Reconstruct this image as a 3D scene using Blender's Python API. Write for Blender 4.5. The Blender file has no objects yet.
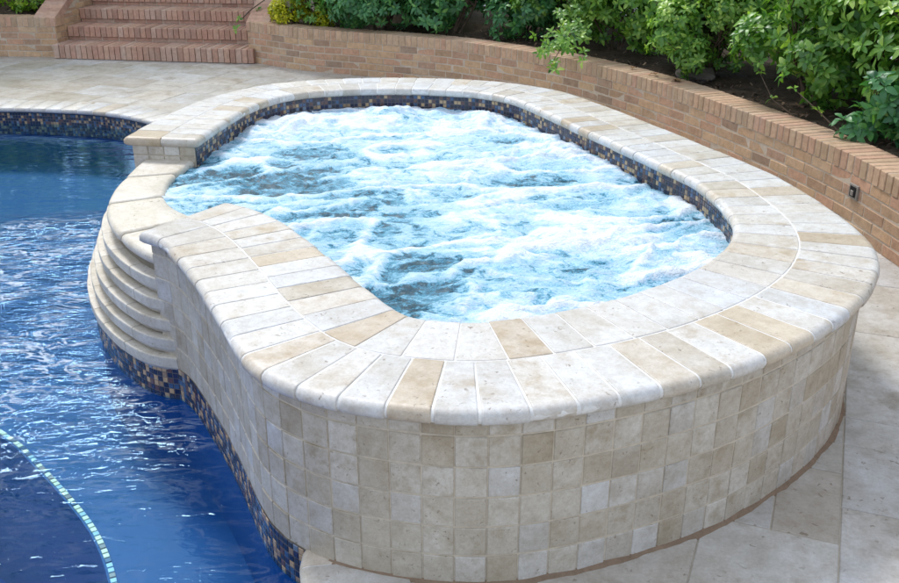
import bpy, bmesh, math, random
from mathutils import Vector, noise
from mathutils.geometry import delaunay_2d_cdt
random.seed(7)
R = math.radians
scene = bpy.context.scene
COL = scene.collection
PI = math.pi

# ------------------------------------------------------------------ helpers
class Curve:
    """open smooth plan curve, evaluated by arc length; extra channels ride along"""
    def __init__(s, pts, smooth=2, step=0.02, raw=False):
        P = [tuple(map(float, p)) for p in pts]
        if not raw:
            Q = []
            n = len(P)
            for i in range(n - 1):
                p0, p1, p2, p3 = P[max(i-1, 0)], P[i], P[i+1], P[min(i+2, n-1)]
                for k in range(12):
                    t = k / 12
                    Q.append(tuple(0.5*((2*b)+(-a+c)*t+(2*a-5*b+4*c-d)*t*t+(-a+3*b-3*c+d)*t**3) for a, b, c, d in zip(p0, p1, p2, p3)))
            Q.append(P[-1])
            for _ in range(smooth * 8):
                Q = [Q[0]] + [tuple((a+2*b+c)/4 for a, b, c in zip(Q[i-1], Q[i], Q[i+1])) for i in range(1, len(Q)-1)] + [Q[-1]]
            P = Q
        s.P = P
        s.L = [0.0]
        for a, b in zip(P, P[1:]):
            s.L.append(s.L[-1] + math.hypot(b[0]-a[0], b[1]-a[1]))
        s.len = s.L[-1]
        s._i = 0
    def at(s, u):
        L = s.L
        if u <= 0: i = 0
        elif u >= s.len: i = len(L) - 2
        else:
            lo, hi = 0, len(L) - 1
            while hi - lo > 1:
                m = (lo + hi) // 2
                if L[m] <= u: lo = m
                else: hi = m
            i = lo
        d = L[i+1] - L[i] or 1e-9
        t = (u - L[i]) / d
        return tuple(a + (b - a) * t for a, b in zip(s.P[i], s.P[i+1]))
    def tan(s, u):
        a = s.at(max(0, u - 0.03)); b = s.at(min(s.len, u + 0.03))
        if u < 0.03: a, b = s.at(0), s.at(0.06)
        if u > s.len - 0.03: a, b = s.at(s.len - 0.06), s.at(s.len)
        d = math.hypot(b[0]-a[0], b[1]-a[1]) or 1
        return ((b[0]-a[0])/d, (b[1]-a[1])/d)
    def nrm(s, u):                      # right-hand side of travel
        t = s.tan(u)
        return (t[1], -t[0])
    def offset(s, f, step=0.02):
        out = []
        n = max(2, int(s.len / step))
        for i in range(n + 1):
            u = s.len * i / n
            p = s.at(u); m = s.nrm(u)
            d = f(p) if callable(f) else f
            out.append((p[0]+m[0]*d, p[1]+m[1]*d) + tuple(p[2:]))
        # drop backward-running points at tight bends
        keep = [out[0]]
        for i in range(1, len(out)):
            t = s.tan(s.len * i / n)
            if (out[i][0]-keep[-1][0])*t[0] + (out[i][1]-keep[-1][1])*t[1] > 0.002:
                keep.append(out[i])
        return Curve(keep, raw=True)

class MB:
    def __init__(s): s.v = []; s.f = []; s.c = []; s.sm = []
    def face(s, ids, col, sm=False): s.f.append(ids); s.c.append(col); s.sm.append(sm)
    def grid(s, rows, col, closed=False, sm=False, flip=False):
        b = len(s.v); n = len(rows[0])
        for r in rows: s.v.extend(r)
        for i in range(len(rows)-1):
            for j in range(n if closed else n-1):
                q = [b+i*n+j, b+i*n+(j+1) % n, b+(i+1)*n+(j+1) % n, b+(i+1)*n+j]
                if flip: q.reverse()
                s.face(q, col, sm)
        return b
    def slab(s, S, u0, u1, v0, v1, t, b, nu=1, nv=1, col=None, tilt=0.0, sm=False):
        """bevelled block on the surface S(u,v,n)"""
        if col is None: col = rc()
        a1, a2, a3 = (random.uniform(-tilt, tilt) for _ in range(3))
        def h(u, v):
            return a1*(2*(u-u0)/(u1-u0)-1) + a2*(2*(v-v0)/(v1-v0)-1) + a3
        prof = [(v0, -t), (v0, -b)] + [(v0+b+(v1-v0-2*b)*k/nv, 0) for k in range(nv+1)] + [(v1, -b), (v1, -t)]
        st = [(u0, -t), (u0, -b)] + [(u0+b+(u1-u0-2*b)*k/nu, 0) for k in range(nu+1)] + [(u1, -b), (u1, -t)]
        rows = []
        for (u, cn) in st:
            rows.append([S(u, v, (min(n, cn) + (h(u, v) if min(n, cn) > -t else 0))) for v, n in prof])
        s.grid(rows, col, sm=sm)
    def box(s, lo, hi, col=None, M=None):
        if col is None: col = rc()
        b = len(s.v)
        for x in (lo[0], hi[0]):
            for y in (lo[1], hi[1]):
                for z in (lo[2], hi[2]):
                    p = Vector((x, y, z))
                    if M: p = M @ p
                    s.v.append(tuple(p))
        for q in ((0,1,3,2),(4,6,7,5),(0,4,5,1),(2,3,7,6),(0,2,6,4),(1,5,7,3)):
            s.face([b+i for i in q], col)
    def tube(s, pts, r0, r1, n=6, col=None, sm=True):
        if col is None: col = rc()
        rows = []
        m = len(pts)
        for i, p in enumerate(pts):
            p = Vector(p)
            d = (Vector(pts[min(i+1, m-1)]) - Vector(pts[max(i-1, 0)])).normalized()
            a = d.cross(Vector((0.3, 0.9, 0.2))).normalized(); c = d.cross(a)
            r = r0 + (r1 - r0) * i / (m - 1)
            rows.append([tuple(p + a*math.cos(2*PI*k/n)*r + c*math.sin(2*PI*k/n)*r) for k in range(n)])
        s.grid(rows, col, closed=True, sm=sm)
    def build(s, name, mat, parent=None):
        me = bpy.data.meshes.new(name)
        me.from_pydata(s.v, [], s.f)
        at = me.attributes.new('rnd', 'FLOAT_COLOR', 'FACE')
        flat = []
        for c in s.c: flat.extend((c[0], c[1], c[2], 1.0))
        at.data.foreach_set('color', flat)
        me.polygons.foreach_set('use_smooth', s.sm)
        me.materials.append(mat)
        me.update()
        o = bpy.data.objects.new(name, me)
        COL.objects.link(o)
        if parent: o.parent = parent
        return o
def rc(): return (random.random(), random.random(), random.random())

def thing(name, label, cat, loc=(0, 0, 0), group=None):
    o = bpy.data.objects.new(name, None); COL.objects.link(o)
    o.location = loc; o.empty_display_size = 0.1
    o['label'] = label; o['category'] = cat
    if group: o['group'] = group
    return o
def tag(o, label, cat, group=None):
    o['label'] = label; o['category'] = cat
    if group: o['group'] = group
    return o
def struct(o, label=None, cat=None):
    o['kind'] = 'structure'
    if label: o['label'] = label
    if cat: o['category'] = cat
    return o
def kid(o, parent):
    """parent while geometry was written in world coordinates"""
    o.parent = parent
    L = parent.location
    o.location = (-L[0], -L[1], -L[2])
    return o

# ------------------------------------------------------------------ materials
class NT:
    def __init__(s, name):
        s.m = bpy.data.materials.new(name); s.m.use_nodes = True
        s.t = s.m.node_tree; s.t.nodes.clear()
        s.out = s.n('ShaderNodeOutputMaterial')
    def n(s, typ, **kw):
        x = s.t.nodes.new(typ)
        for k, v in kw.items():
            if k.startswith('i_'):
                key = k[2:]
                x.inputs[int(key) if key.isdigit() else key].default_value = v
            else: setattr(x, k, v)
        return x
    def l(s, a, b):
        s.t.links.new(a, b)
    def noise(s, scale, detail=4, rough=0.55, dist=0.0, vec=None, dim='3D'):
        x = s.n('ShaderNodeTexNoise'); x.inputs['Scale'].default_value = scale
        x.inputs['Detail'].default_value = detail; x.inputs['Roughness'].default_value = rough
        x.inputs['Distortion'].default_value = dist
        if vec is not None: s.l(vec, x.inputs['Vector'])
        return x.outputs['Fac']
    def ramp(s, fac, stops, interp='LINEAR'):
        x = s.n('ShaderNodeValToRGB'); x.color_ramp.interpolation = interp
        el = x.color_ramp.elements
        while len(el) < len(stops): el.new(0.5)
        for e, (p, c) in zip(el, stops):
            e.position = p; e.color = (c[0], c[1], c[2], 1) if not isinstance(c, (int, float)) else (c, c, c, 1)
        s.l(fac, x.inputs['Fac'])
        return x.outputs['Color']
    def mix(s, fac, a, b, mode='MIX'):
        x = s.n('ShaderNodeMix'); x.data_type = 'RGBA'; x.blend_type = mode
        for sock, v in ((x.inputs[0], fac), (x.inputs[6], a), (x.inputs[7], b)):
            if isinstance(v, bpy.types.NodeSocket): s.l(v, sock)
            elif isinstance(v, (int, float)): sock.default_value = v if sock == x.inputs[0] else (v, v, v, 1)
            else: sock.default_value = (v[0], v[1], v[2], 1)
        return x.outputs[2]
    def math(s, op, a, b=0.0, clamp=False):
        x = s.n('ShaderNodeMath', operation=op); x.use_clamp = clamp
        for sock, v in ((x.inputs[0], a), (x.inputs[1], b)):
            if isinstance(v, bpy.types.NodeSocket): s.l(v, sock)
            else: sock.default_value = v
        return x.outputs[0]
    def bump(s, h, strength=0.3, dist=0.01, prev=None):
        x = s.n('ShaderNodeBump'); x.inputs['Strength'].default_value = strength
        x.inputs['Distance'].default_value = dist
        s.l(h, x.inputs['Height'])
        if prev is not None: s.l(prev, x.inputs['Normal'])
        return x.outputs['Normal']
    def pbr(s, col, rough=0.6, normal=None, spec=0.5, **kw):
        x = s.n('ShaderNodeBsdfPrincipled')
        for key, v in (('Base Color', col), ('Roughness', rough), ('Specular IOR Level', spec)):
            if isinstance(v, bpy.types.NodeSocket): s.l(v, x.inputs[key])
            elif isinstance(v, (int, float)): x.inputs[key].default_value = v
            else: x.inputs[key].default_value = (v[0], v[1], v[2], 1)
        if normal is not None: s.l(normal, x.inputs['Normal'])
        for k, v in kw.items(): x.inputs[k.replace('_', ' ')].default_value = v
        s.l(x.outputs[0], s.out.inputs[0])
        return x
    def coords(s, per_piece=True, shift=9.0):
        """object coordinates, shifted per piece so veins break at joints; also the random rgb"""
        tc = s.n('ShaderNodeTexCoord').outputs['Object']
        a = s.n('ShaderNodeAttribute', attribute_name='rnd')
        sep = s.n('ShaderNodeSeparateColor'); s.l(a.outputs['Color'], sep.inputs[0])
        if per_piece:
            v = s.n('ShaderNodeVectorMath', operation='MULTIPLY_ADD')
            s.l(a.outputs['Color'], v.inputs[0]); v.inputs[1].default_value = (shift,)*3; s.l(tc, v.inputs[2])
            return v.outputs[0], sep.outputs[0], sep.outputs[1], sep.outputs[2], tc
        return tc, sep.outputs[0], sep.outputs[1], sep.outputs[2], tc

def travertine(name, stops, stain=(0.42, 0.33, 0.22), stain_amt=0.5, scale=1.0, rough=0.5, bump=0.35, SOIL=(0.84, 0.81, 0.77)):
    m = NT(name)
    v, r, g, b, tc = m.coords()
    base = m.ramp(r, stops)
    cloud = m.noise(5*scale, 8, 0.66, 0.15, v)
    cl = m.ramp(cloud, [(0.34, 0.0), (0.62, 1.0)])
    c = m.mix(m.math('MULTIPLY', cl, m.math('ADD', 0.45, m.math('MULTIPLY', b, 0.7))), base, m.mix(1.0, base, (0.74, 0.69, 0.61), 'MULTIPLY'))
    # stained patches whose strength differs per piece
    pt = m.ramp(m.noise(6*scale, 8, 0.68, 0.1, v), [(0.48, 0.0), (0.72, 1.0)])
    c = m.mix(m.math('MULTIPLY', m.math('MULTIPLY', pt, g), stain_amt), c, stain)
    # pale veins
    vn = m.ramp(m.noise(6*scale, 6, 0.66, 0.15, v), [(0.34, 0.0), (0.5, 1.0), (0.66, 0.0)])
    c = m.mix(m.math('MULTIPLY', vn, m.math('MULTIPLY', g, 0.42)), c, (0.82, 0.81, 0.79))
    fine = m.noise(120*scale, 4, 0.7, 0.0, v)
    c = m.mix(0.22, c, m.ramp(fine, [(0.3, (0.35, 0.31, 0.26)), (0.62, (1, 1, 1))]), 'MULTIPLY')
    # pits
    pn = m.noise(55*scale, 3, 0.5, 0.5, v)
    area = m.ramp(m.noise(7*scale, 2, 0.5, 0.0, v), [(0.44, 0.0), (0.58, 1.0)])
    med = m.noise(28*scale, 6, 0.7, 0.2, v)
    c = m.mix(0.5, c, m.ramp(med, [(0.34, (0.74, 0.70, 0.64)), (0.55, (1, 1, 1)), (0.7, (1.08, 1.09, 1.12))]), 'MULTIPLY')
    pit = m.math('MULTIPLY', m.ramp(pn, [(0.30, 1.0), (0.36, 0.0)]), area)
    c = m.mix(m.math('MULTIPLY', pit, 0.7), c, (0.20, 0.15, 0.10))
    # overall slow soiling in place coordinates
    soil = m.ramp(m.noise(2.2, 8, 0.7, 0.1, tc), [(0.35, SOIL), (0.62, (1, 1, 1))])
    c = m.mix(0.8, c, soil, 'MULTIPLY')
    hgt = m.math('ADD', m.math('MULTIPLY', cloud, 0.5), m.math('SUBTRACT', m.math('MULTIPLY', fine, 0.12), m.math('MULTIPLY', pit, 0.5)))
    nb = m.bump(hgt, bump, 0.012)
    rr = m.math('ADD', rough, m.math('MULTIPLY', m.math('SUBTRACT', cloud, 0.5), 0.5), True)
    m.pbr(c, rr, nb, 0.45)
    return m.m

M = {}
IV = [(0.0, (0.70, 0.69, 0.67)), (0.25, (0.74, 0.75, 0.77)), (0.42, (0.62, 0.58, 0.52)), (0.52, (0.71, 0.75, 0.82)), (0.8, (0.71, 0.71, 0.71)), (0.88, (0.58, 0.49, 0.38)), (0.94, (0.65, 0.57, 0.46)), (1.0, (0.75, 0.77, 0.81))]
M['coping'] = travertine('travertine_coping', IV, stain=(0.47, 0.37, 0.25), stain_amt=1.0, rough=0.48, scale=1.1)
WL = [(0.0, (0.52, 0.47, 0.39)), (0.2, (0.58, 0.54, 0.47)), (0.4, (0.48, 0.42, 0.33)), (0.6, (0.58, 0.54, 0.47)), (0.76, (0.51, 0.45, 0.36)), (0.88, (0.63, 0.64, 0.66)), (1.0, (0.54, 0.50, 0.44))]
M['walltile'] = travertine('travertine_wall_tile', WL, stain=(0.36, 0.30, 0.22), stain_amt=0.45, scale=1.8, rough=0.6)
DK = [(0.0, (0.56, 0.54, 0.50)), (0.25, (0.63, 0.63, 0.63)), (0.5, (0.53, 0.48, 0.42)), (0.75, (0.62, 0.64, 0.68)), (1.0, (0.54, 0.51, 0.46))]
M['paver'] = travertine('travertine_paver', DK, stain=(0.30, 0.23, 0.16), stain_amt=0.75, scale=0.8, rough=0.55, SOIL=(0.72, 0.67, 0.59))
M['slabstone'] = travertine('spillway_stone', [(0.0, (0.68, 0.66, 0.61)), (1.0, (0.74, 0.70, 0.62))], stain=(0.50, 0.41, 0.29), stain_amt=0.6, scale=1.0, rough=0.5)

def plain(name, col, rough=0.8, var=0.25, sc=30, bump=0.3, spec=0.3):
    m = NT(name)
    v, r, g, b, tc = m.coords(False)
    n = m.noise(sc, 5, 0.65, 0.3, tc)
    n2 = m.noise(sc*0.08, 4, 0.6, 0.3, tc)
    c = m.mix(var, col, m.ramp(n, [(0.3, (0.3, 0.3, 0.3)), (0.7, (1.3, 1.3, 1.3))]), 'MULTIPLY')
    c = m.mix(var, c, m.ramp(n2, [(0.3, (0.5, 0.48, 0.45)), (0.7, (1.1, 1.1, 1.1))]), 'MULTIPLY')
    m.pbr(c, rough, m.bump(n, bump, 0.01), spec)
    return m.m
M['grout'] = plain('pale_grout', (0.78, 0.77, 0.75))
M['wallgrout'] = plain('tan_grout', (0.60, 0.53, 0.43))
M['bead'] = plain('brown_mortar', (0.27, 0.19, 0.13), sc=60, bump=0.6)
M['deckgrout'] = plain('deck_grout', (0.52, 0.46, 0.37))
M['mortar'] = plain('brick_mortar', (0.58, 0.48, 0.38))
M['earth'] = plain('earth', (0.10, 0.075, 0.055), 0.95, 0.6, 12, 0.8, 0.1)
M['drive'] = plain('pale_concrete', (0.52, 0.53, 0.56), 0.9, 0.2, 8)
M['bark'] = plain('bark', (0.16, 0.12, 0.09), 0.9, 0.6, 25, 0.8, 0.1)
M['rock'] = plain('grey_rock', (0.22, 0.19, 0.17), 0.9, 0.5, 14, 0.9, 0.2)
M['dryleaf'] = plain('dry_leaf', (0.30, 0.17, 0.08), 0.8, 0.4, 40, 0.3)
M['steel'] = plain('grey_metal', (0.30, 0.27, 0.24), 0.5, 0.4, 40, 0.2)
M['black'] = plain('black_recess', (0.01, 0.01, 0.01), 0.9)
M['darkcore'] = plain('dark_core', (0.22, 0.19, 0.15), 0.6, 0.3, 20)  # dark brown core that shows in the gaps between shelves

def brick(name, stops):
    m = NT(name)
    v, r, g, b, tc = m.coords()
    c = m.ramp(r, stops)
    n = m.noise(22, 6, 0.7, 0.4, v)
    c = m.mix(0.6, c, m.ramp(n, [(0.3, (0.55, 0.53, 0.5)), (0.65, (1.12, 1.1, 1.08))]), 'MULTIPLY')
    fl = m.noise(140, 3, 0.6, 0, v)
    c = m.mix(m.ramp(fl, [(0.64, 0.0), (0.72, 0.6)]), c, (0.10, 0.07, 0.05))
    ef = m.ramp(m.noise(3.2, 5, 0.65, 0.5, tc), [(0.5, 0.0), (0.7, 0.22)])
    c = m.mix(ef, c, (0.52, 0.47, 0.40))
    m.pbr(c, 0.85, m.bump(m.math('ADD', n, m.math('MULTIPLY', fl, 0.4)), 0.5, 0.006), 0.25)
    return m.m
M['brick'] = brick('tan_brick', [(0.0, (0.53, 0.34, 0.21)), (0.3, (0.60, 0.41, 0.26)), (0.55, (0.44, 0.29, 0.19)), (0.8, (0.57, 0.34, 0.23)), (1.0, (0.36, 0.25, 0.18))])
M['brickcap'] = brick('capping_brick', [(0.0, (0.55, 0.36, 0.24)), (0.4, (0.58, 0.41, 0.28)), (0.7, (0.46, 0.32, 0.21)), (1.0, (0.56, 0.34, 0.24))])
M['stepbrick'] = brick('pink_step_brick', [(0.0, (0.50, 0.29, 0.22)), (0.4, (0.57, 0.36, 0.27)), (0.7, (0.42, 0.25, 0.19)), (1.0, (0.58, 0.41, 0.33))])

def mosaic(name, dark=1.0):
    m = NT(name)
    v, r, g, b, tc = m.coords()
    c = m.ramp(r, [(0.0, (0.012, 0.016, 0.045)), (0.24, (0.03, 0.03, 0.045)), (0.42, (0.05, 0.10, 0.20)), (0.52, (0.48, 0.33, 0.18)), (0.68, (0.12, 0.06, 0.05)), (0.80, (0.17, 0.22, 0.30)), (0.86, (0.30, 0.20, 0.12)), (0.91, (0.02, 0.022, 0.07))], 'CONSTANT')
    n = m.noise(60, 3, 0.6, 0.5, v)
    c = m.mix(0.5, c, m.ramp(n, [(0.3, (0.6, 0.6, 0.6)), (0.7, (1.25, 1.25, 1.25))]), 'MULTIPLY')
    if dark != 1: c = m.mix(1.0, c, (dark, dark, dark), 'MULTIPLY')
    m.pbr(c, 0.16, m.bump(n, 0.08, 0.004), 0.6)
    return m.m
M['mosaic'] = mosaic('glass_mosaic')
M['mosgrout'] = plain('mosaic_grout', (0.16, 0.15, 0.17), 0.7)

# pool plaster: saturated blue
m = NT('blue_plaster')
v, r, g, b, tc = m.coords(False)
n = m.noise(1.6, 5, 0.6, 0.6, tc)
c = m.mix(n, (0.0002, 0.06, 0.23), (0.0004, 0.09, 0.31))
m.pbr(c, 0.6, None, 0.3); M['plaster'] = m.m
m = NT('deep_plaster')
v, r, g, b, tc = m.coords(False)
c = m.mix(m.noise(1.2, 4, 0.6, 0.5, tc), (0.0001, 0.07, 0.34), (0.0002, 0.09, 0.42))
m.pbr(c, 0.6, None, 0.3); M['deep'] = m.m
m = NT('trim_tile')
v, r, g, b, tc = m.coords()
m.pbr(m.ramp(r, [(0.0, (1.0, 0.86, 0.62)), (0.45, (0.45, 0.60, 0.72)), (0.62, (0.001, 0.06, 0.20)), (0.85, (0.30, 0.22, 0.22))], 'CONSTANT'), 0.3); M['trim'] = m.m

# pool water: tinted clear layer + fresnel mirror, rippled normals
m = NT('pool_water')
tc = m.n('ShaderNodeTexCoord').outputs['Object']
def mapped(m, tc, sc, rot=0):
    mp = m.n('ShaderNodeMapping'); m.l(tc, mp.inputs['Vector'])
    mp.inputs['Scale'].default_value = sc; mp.inputs['Rotation'].default_value = (0, 0, rot)
    return mp.outputs[0]
v1 = mapped(m, tc, (1.0, 2.2, 1.0), R(12))
big = m.noise(3.0, 2, 0.5, 0.6, v1)
med = m.noise(9.0, 3, 0.55, 1.0, v1)
sml = m.noise(26.0, 2, 0.5, 0.8, mapped(m, tc, (1.0, 1.9, 1.0), R(-8)))
at = m.n('ShaderNodeAttribute', attribute_name='chop')
chop = at.outputs['Fac']
h = m.math('ADD', m.math('MULTIPLY', big, m.math('ADD', 0.10, m.math('MULTIPLY', chop, 0.5))), m.math('MULTIPLY', med, m.math('ADD', 0.014, m.math('MULTIPLY', chop, 0.40))))
h = m.math('ADD', h, m.math('MULTIPLY', sml, m.math('ADD', 0.0004, m.math('MULTIPLY', chop, 0.09))))
nb = m.bump(h, 1.0, 0.05)
geo = m.n('ShaderNodeNewGeometry'); dt = m.n('ShaderNodeVectorMath', operation='DOT_PRODUCT')
m.l(nb, dt.inputs[0]); m.l(geo.outputs['Incoming'], dt.inputs[1])
cosv = m.math('ABSOLUTE', dt.outputs['Value'])
schl = m.math('ADD', 0.022, m.math('MULTIPLY', m.math('POWER', m.math('SUBTRACT', 1.0, cosv, True), 4.3), 1.0), True)
gl = m.n('ShaderNodeBsdfGlossy'); gl.inputs['Roughness'].default_value = 0.0; m.l(nb, gl.inputs['Normal'])
gl.inputs['Color'].default_value = (.50, .82, 1.0, 1)
tr = m.n('ShaderNodeBsdfTransparent'); tr.inputs['Color'].default_value = (0.66, 0.90, 0.97, 1)
ms = m.n('ShaderNodeMixShader'); m.l(schl, ms.inputs[0]); m.l(tr.outputs[0], ms.inputs[1]); m.l(gl.outputs[0], ms.inputs[2])
# thin white diffuse streaks painting sky glints onto the ripples around the spillway
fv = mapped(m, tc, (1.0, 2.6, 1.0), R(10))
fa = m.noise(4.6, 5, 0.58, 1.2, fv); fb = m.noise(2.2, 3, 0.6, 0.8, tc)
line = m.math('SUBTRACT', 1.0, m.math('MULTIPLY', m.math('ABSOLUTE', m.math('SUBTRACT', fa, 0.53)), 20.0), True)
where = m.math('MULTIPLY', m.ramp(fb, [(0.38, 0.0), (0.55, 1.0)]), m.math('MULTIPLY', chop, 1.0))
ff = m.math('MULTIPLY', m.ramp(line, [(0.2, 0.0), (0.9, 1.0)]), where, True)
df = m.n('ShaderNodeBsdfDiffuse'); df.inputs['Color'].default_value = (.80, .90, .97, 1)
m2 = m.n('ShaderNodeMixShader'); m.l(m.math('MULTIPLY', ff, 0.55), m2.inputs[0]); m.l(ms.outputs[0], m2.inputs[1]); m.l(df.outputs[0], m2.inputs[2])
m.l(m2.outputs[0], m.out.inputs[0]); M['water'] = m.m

# churning spa water
m = NT('foaming_water')
tc = m.n('ShaderNodeTexCoord').outputs['Object']
at = m.n('ShaderNodeAttribute', attribute_name='foam'); foam = at.outputs['Fac']
v1 = mapped(m, tc, (1.0, 1.5, 1.0), R(14))
n1 = m.noise(7.5, 9, 0.66, 1.3, v1)
n2 = m.noise(26, 6, 0.65, 1.5, v1)
n3 = m.noise(2.6, 6, 0.6, 1.6, v1)
n4 = m.noise(48, 3, 0.6, 1.0, v1)
bub = m.noise(150, 2, 0.5, 0.0, tc)
ridge = m.math('SUBTRACT', 1.0, m.math('MULTIPLY', m.math('ABSOLUTE', m.math('SUBTRACT', n3, 0.5)), 13.0), True)
ridge2 = m.math('SUBTRACT', 1.0, m.math('MULTIPLY', m.math('ABSOLUTE', m.math('SUBTRACT', n1, 0.5)), 9.0), True)
f = m.math('ADD', m.math('MULTIPLY', foam, 1.0), m.math('MULTIPLY', m.math('SUBTRACT', n1, 0.5), 0.95))
f = m.math('ADD', f, m.math('MULTIPLY', m.math('SUBTRACT', n2, 0.5), 0.5))
f = m.math('ADD', f, m.math('MULTIPLY', m.math('SUBTRACT', bub, 0.5), 0.35))
f = m.math('ADD', f, m.math('MULTIPLY', ridge, 0.14))
f = m.math('ADD', f, m.math('MULTIPLY', ridge2, 0.16))
col = m.ramp(f, [(0.05, (0.014, 0.07, 0.11)), (0.14, (0.04, 0.19, 0.30)), (0.23, (0.13, 0.39, 0.55)), (0.36, (0.34, 0.62, 0.79)), (0.54, (0.50, 0.70, 0.86)), (0.80, (0.80, 0.87, 0.94))])
# brownish glints inside the dark parts
col = m.mix(m.math('MULTIPLY', m.ramp(n4, [(0.56, 0.0), (0.62, 1.0)]), m.ramp(f, [(0.05, 0.45), (0.15, 0.0)])), col, (0.30, 0.34, 0.32))
rough = m.ramp(f, [(0.25, 0.06), (0.55, 0.6)])
bh = m.math('ADD', m.math('MULTIPLY', n1, 0.7), m.math('ADD', m.math('MULTIPLY', n2, 0.45), m.math('MULTIPLY', n4, 0.30)))
nb = m.bump(bh, 0.85, 0.028)
m.pbr(col, rough, nb, 0.5); M['foam'] = m.m

def leafmat(name, stops, trans=0.35, rough=0.38):
    m = NT(name)
    v, r, g, b, tc = m.coords(False)
    c = m.ramp(r, stops)
    c = m.mix(0.5, c, m.ramp(g, [(0.0, (0.55, 0.6, 0.6)), (1.0, (1.25, 1.2, 1.1))]), 'MULTIPLY')
    p = m.pbr(c, rough, None, 0.5)
    t = m.n('ShaderNodeBsdfTranslucent'); m.l(m.mix(1.0, c, (1.5, 1.6, 0.6), 'MULTIPLY'), t.inputs['Color'])
    ms = m.n('ShaderNodeMixShader'); ms.inputs[0].default_value = trans
    m.l(p.outputs[0], ms.inputs[1]); m.l(t.outputs[0], ms.inputs[2]); m.l(ms.outputs[0], m.out.inputs[0])
    return m.m
M['leaf'] = leafmat('green_leaves', [(0.0, (0.045, 0.13, 0.03)), (0.35, (0.11, 0.27, 0.05)), (0.65, (0.24, 0.44, 0.08)), (1.0, (0.46, 0.62, 0.16))])
M['leafblue'] = leafmat('blue_green_leaves', [(0.0, (0.035, 0.13, 0.06)), (0.5, (0.09, 0.28, 0.11)), (1.0, (0.26, 0.48, 0.14))])
M['leafyellow'] = leafmat('yellow_leaves', [(0.0, (0.20, 0.30, 0.02)), (0.5, (0.50, 0.50, 0.02)), (1.0, (0.75, 0.68, 0.05))])
M['leaflime'] = leafmat('lime_leaves', [(0.0, (0.06, 0.16, 0.02)), (0.5, (0.20, 0.36, 0.03)), (1.0, (0.42, 0.52, 0.06))])
M['treeleaf'] = leafmat('tree_leaves', [(0.0, (0.10, 0.22, 0.02)), (0.5, (0.50, 0.62, 0.05)), (1.0, (0.90, 0.92, 0.15))], 0.5)

# ------------------------------------------------------------------ spa plan (metres; x right, y away)
Z_COP, Z_UND, Z_WATER, Z_POOL = 0.60, 0.55, 0.445, -0.14
SEAM = [(-1.09,3.77,.25,.23),(-1.0,3.705,.255,.232),(-.90,3.59,.26,.235),(-.79,3.41,.265,.24),(-.67,3.18,.275,.235),(-.555,2.945,.285,.235),(-.45,2.765,.285,.26),(-.36,2.645,.285,.285),(-.26,2.565,.28,.29),(-.14,2.515,.28,.29),(.05,2.485,.28,.295),
 (.23,2.51,.28,.295),(.45,2.585,.28,.29),(.60,2.655,.28,.29),(.77,2.755,.28,.29),(.99,2.93,.28,.285),(1.17,3.13,.275,.285),(1.29,3.33,.265,.285),(1.36,3.52,.25,.275),
 (1.39,3.75,.23,.25),(1.37,4.05,.21,.235),(1.32,4.35,.20,.23),(1.20,4.68,.20,.23),(1.06,5.05,.205,.23),(.90,5.45,.21,.23),(.74,5.85,.21,.225),(.56,6.22,.205,.215),(.3,6.45,.20,.205),
 (0,6.56,.20,.205),(-.34,6.61,.20,.20),(-.68,6.58,.20,.20),(-1.0,6.48,.20,.20),(-1.22,6.30,.20,.20),(-1.38,6.0,.20,.20),(-1.48,5.6,.21,.21),(-1.555,5.10,.215,.215)]
seam = Curve(SEAM, smooth=1)
c_out = seam.offset(lambda p: p[3])
c_in = seam.offset(lambda p: -p[2])
c_wall = seam.offset(lambda p: p[3]-0.042)
c_iwall = seam.offset(lambda p: -(p[2]-0.03))

spa = thing('hot_tub', 'raised kidney shaped travertine spa full of foaming water beside the blue pool', 'hot tub', (0, 4.4, 0))

# solid core between the inner and outer wall
mb = MB(); rows = []
for i in range(141):
    u = seam.len*i/140
    p = seam.at(u); n = seam.nrm(u)
    wo = p[3]-0.0448; wi = p[2]-0.033
    o = (p[0]+n[0]*wo, p[1]+n[1]*wo); q = (p[0]-n[0]*wi, p[1]-n[1]*wi)
    rows.append([(o[0], o[1], -1.4), (o[0], o[1], 0.551), (q[0], q[1], 0.551), (q[0], q[1], -0.6)])
mb.grid(rows, (.5, .5, .5))
for r_, fl in ((rows[0], False), (rows[-1], True)):
    b = len(mb.v); mb.v.extend(r_); mb.face([b+3, b+2, b+1, b] if fl else [b, b+1, b+2, b+3], (.5, .5, .5))
kid(mb.build('wall_core', M['wallgrout']), spa)

# travertine wall tiles
mb = MB()
def S_on(cv, sgn=1):
    def S(u, v, n):
        p = cv.at(u); m_ = cv.nrm(u)
        return (p[0]+m_[0]*n*sgn, p[1]+m_[1]*n*sgn, v)
    return S
S = S_on(c_wall)
TW = 0.1
ncol = int(c_wall.len / 0.092); tw = c_wall.len / ncol
for row in range(6):
    z0 = row*TW + 0.003; z1 = min((row+1)*TW, 0.556) - 0.001
    sh = 0
    for k in range(ncol):
        mb.slab(S, k*tw+.0018+random.uniform(0, .001), (k+1)*tw-.0018, z0+random.uniform(0, .0012), z1-.0018, 0.01, 0.0022, nu=2, tilt=0.0009)
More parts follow.
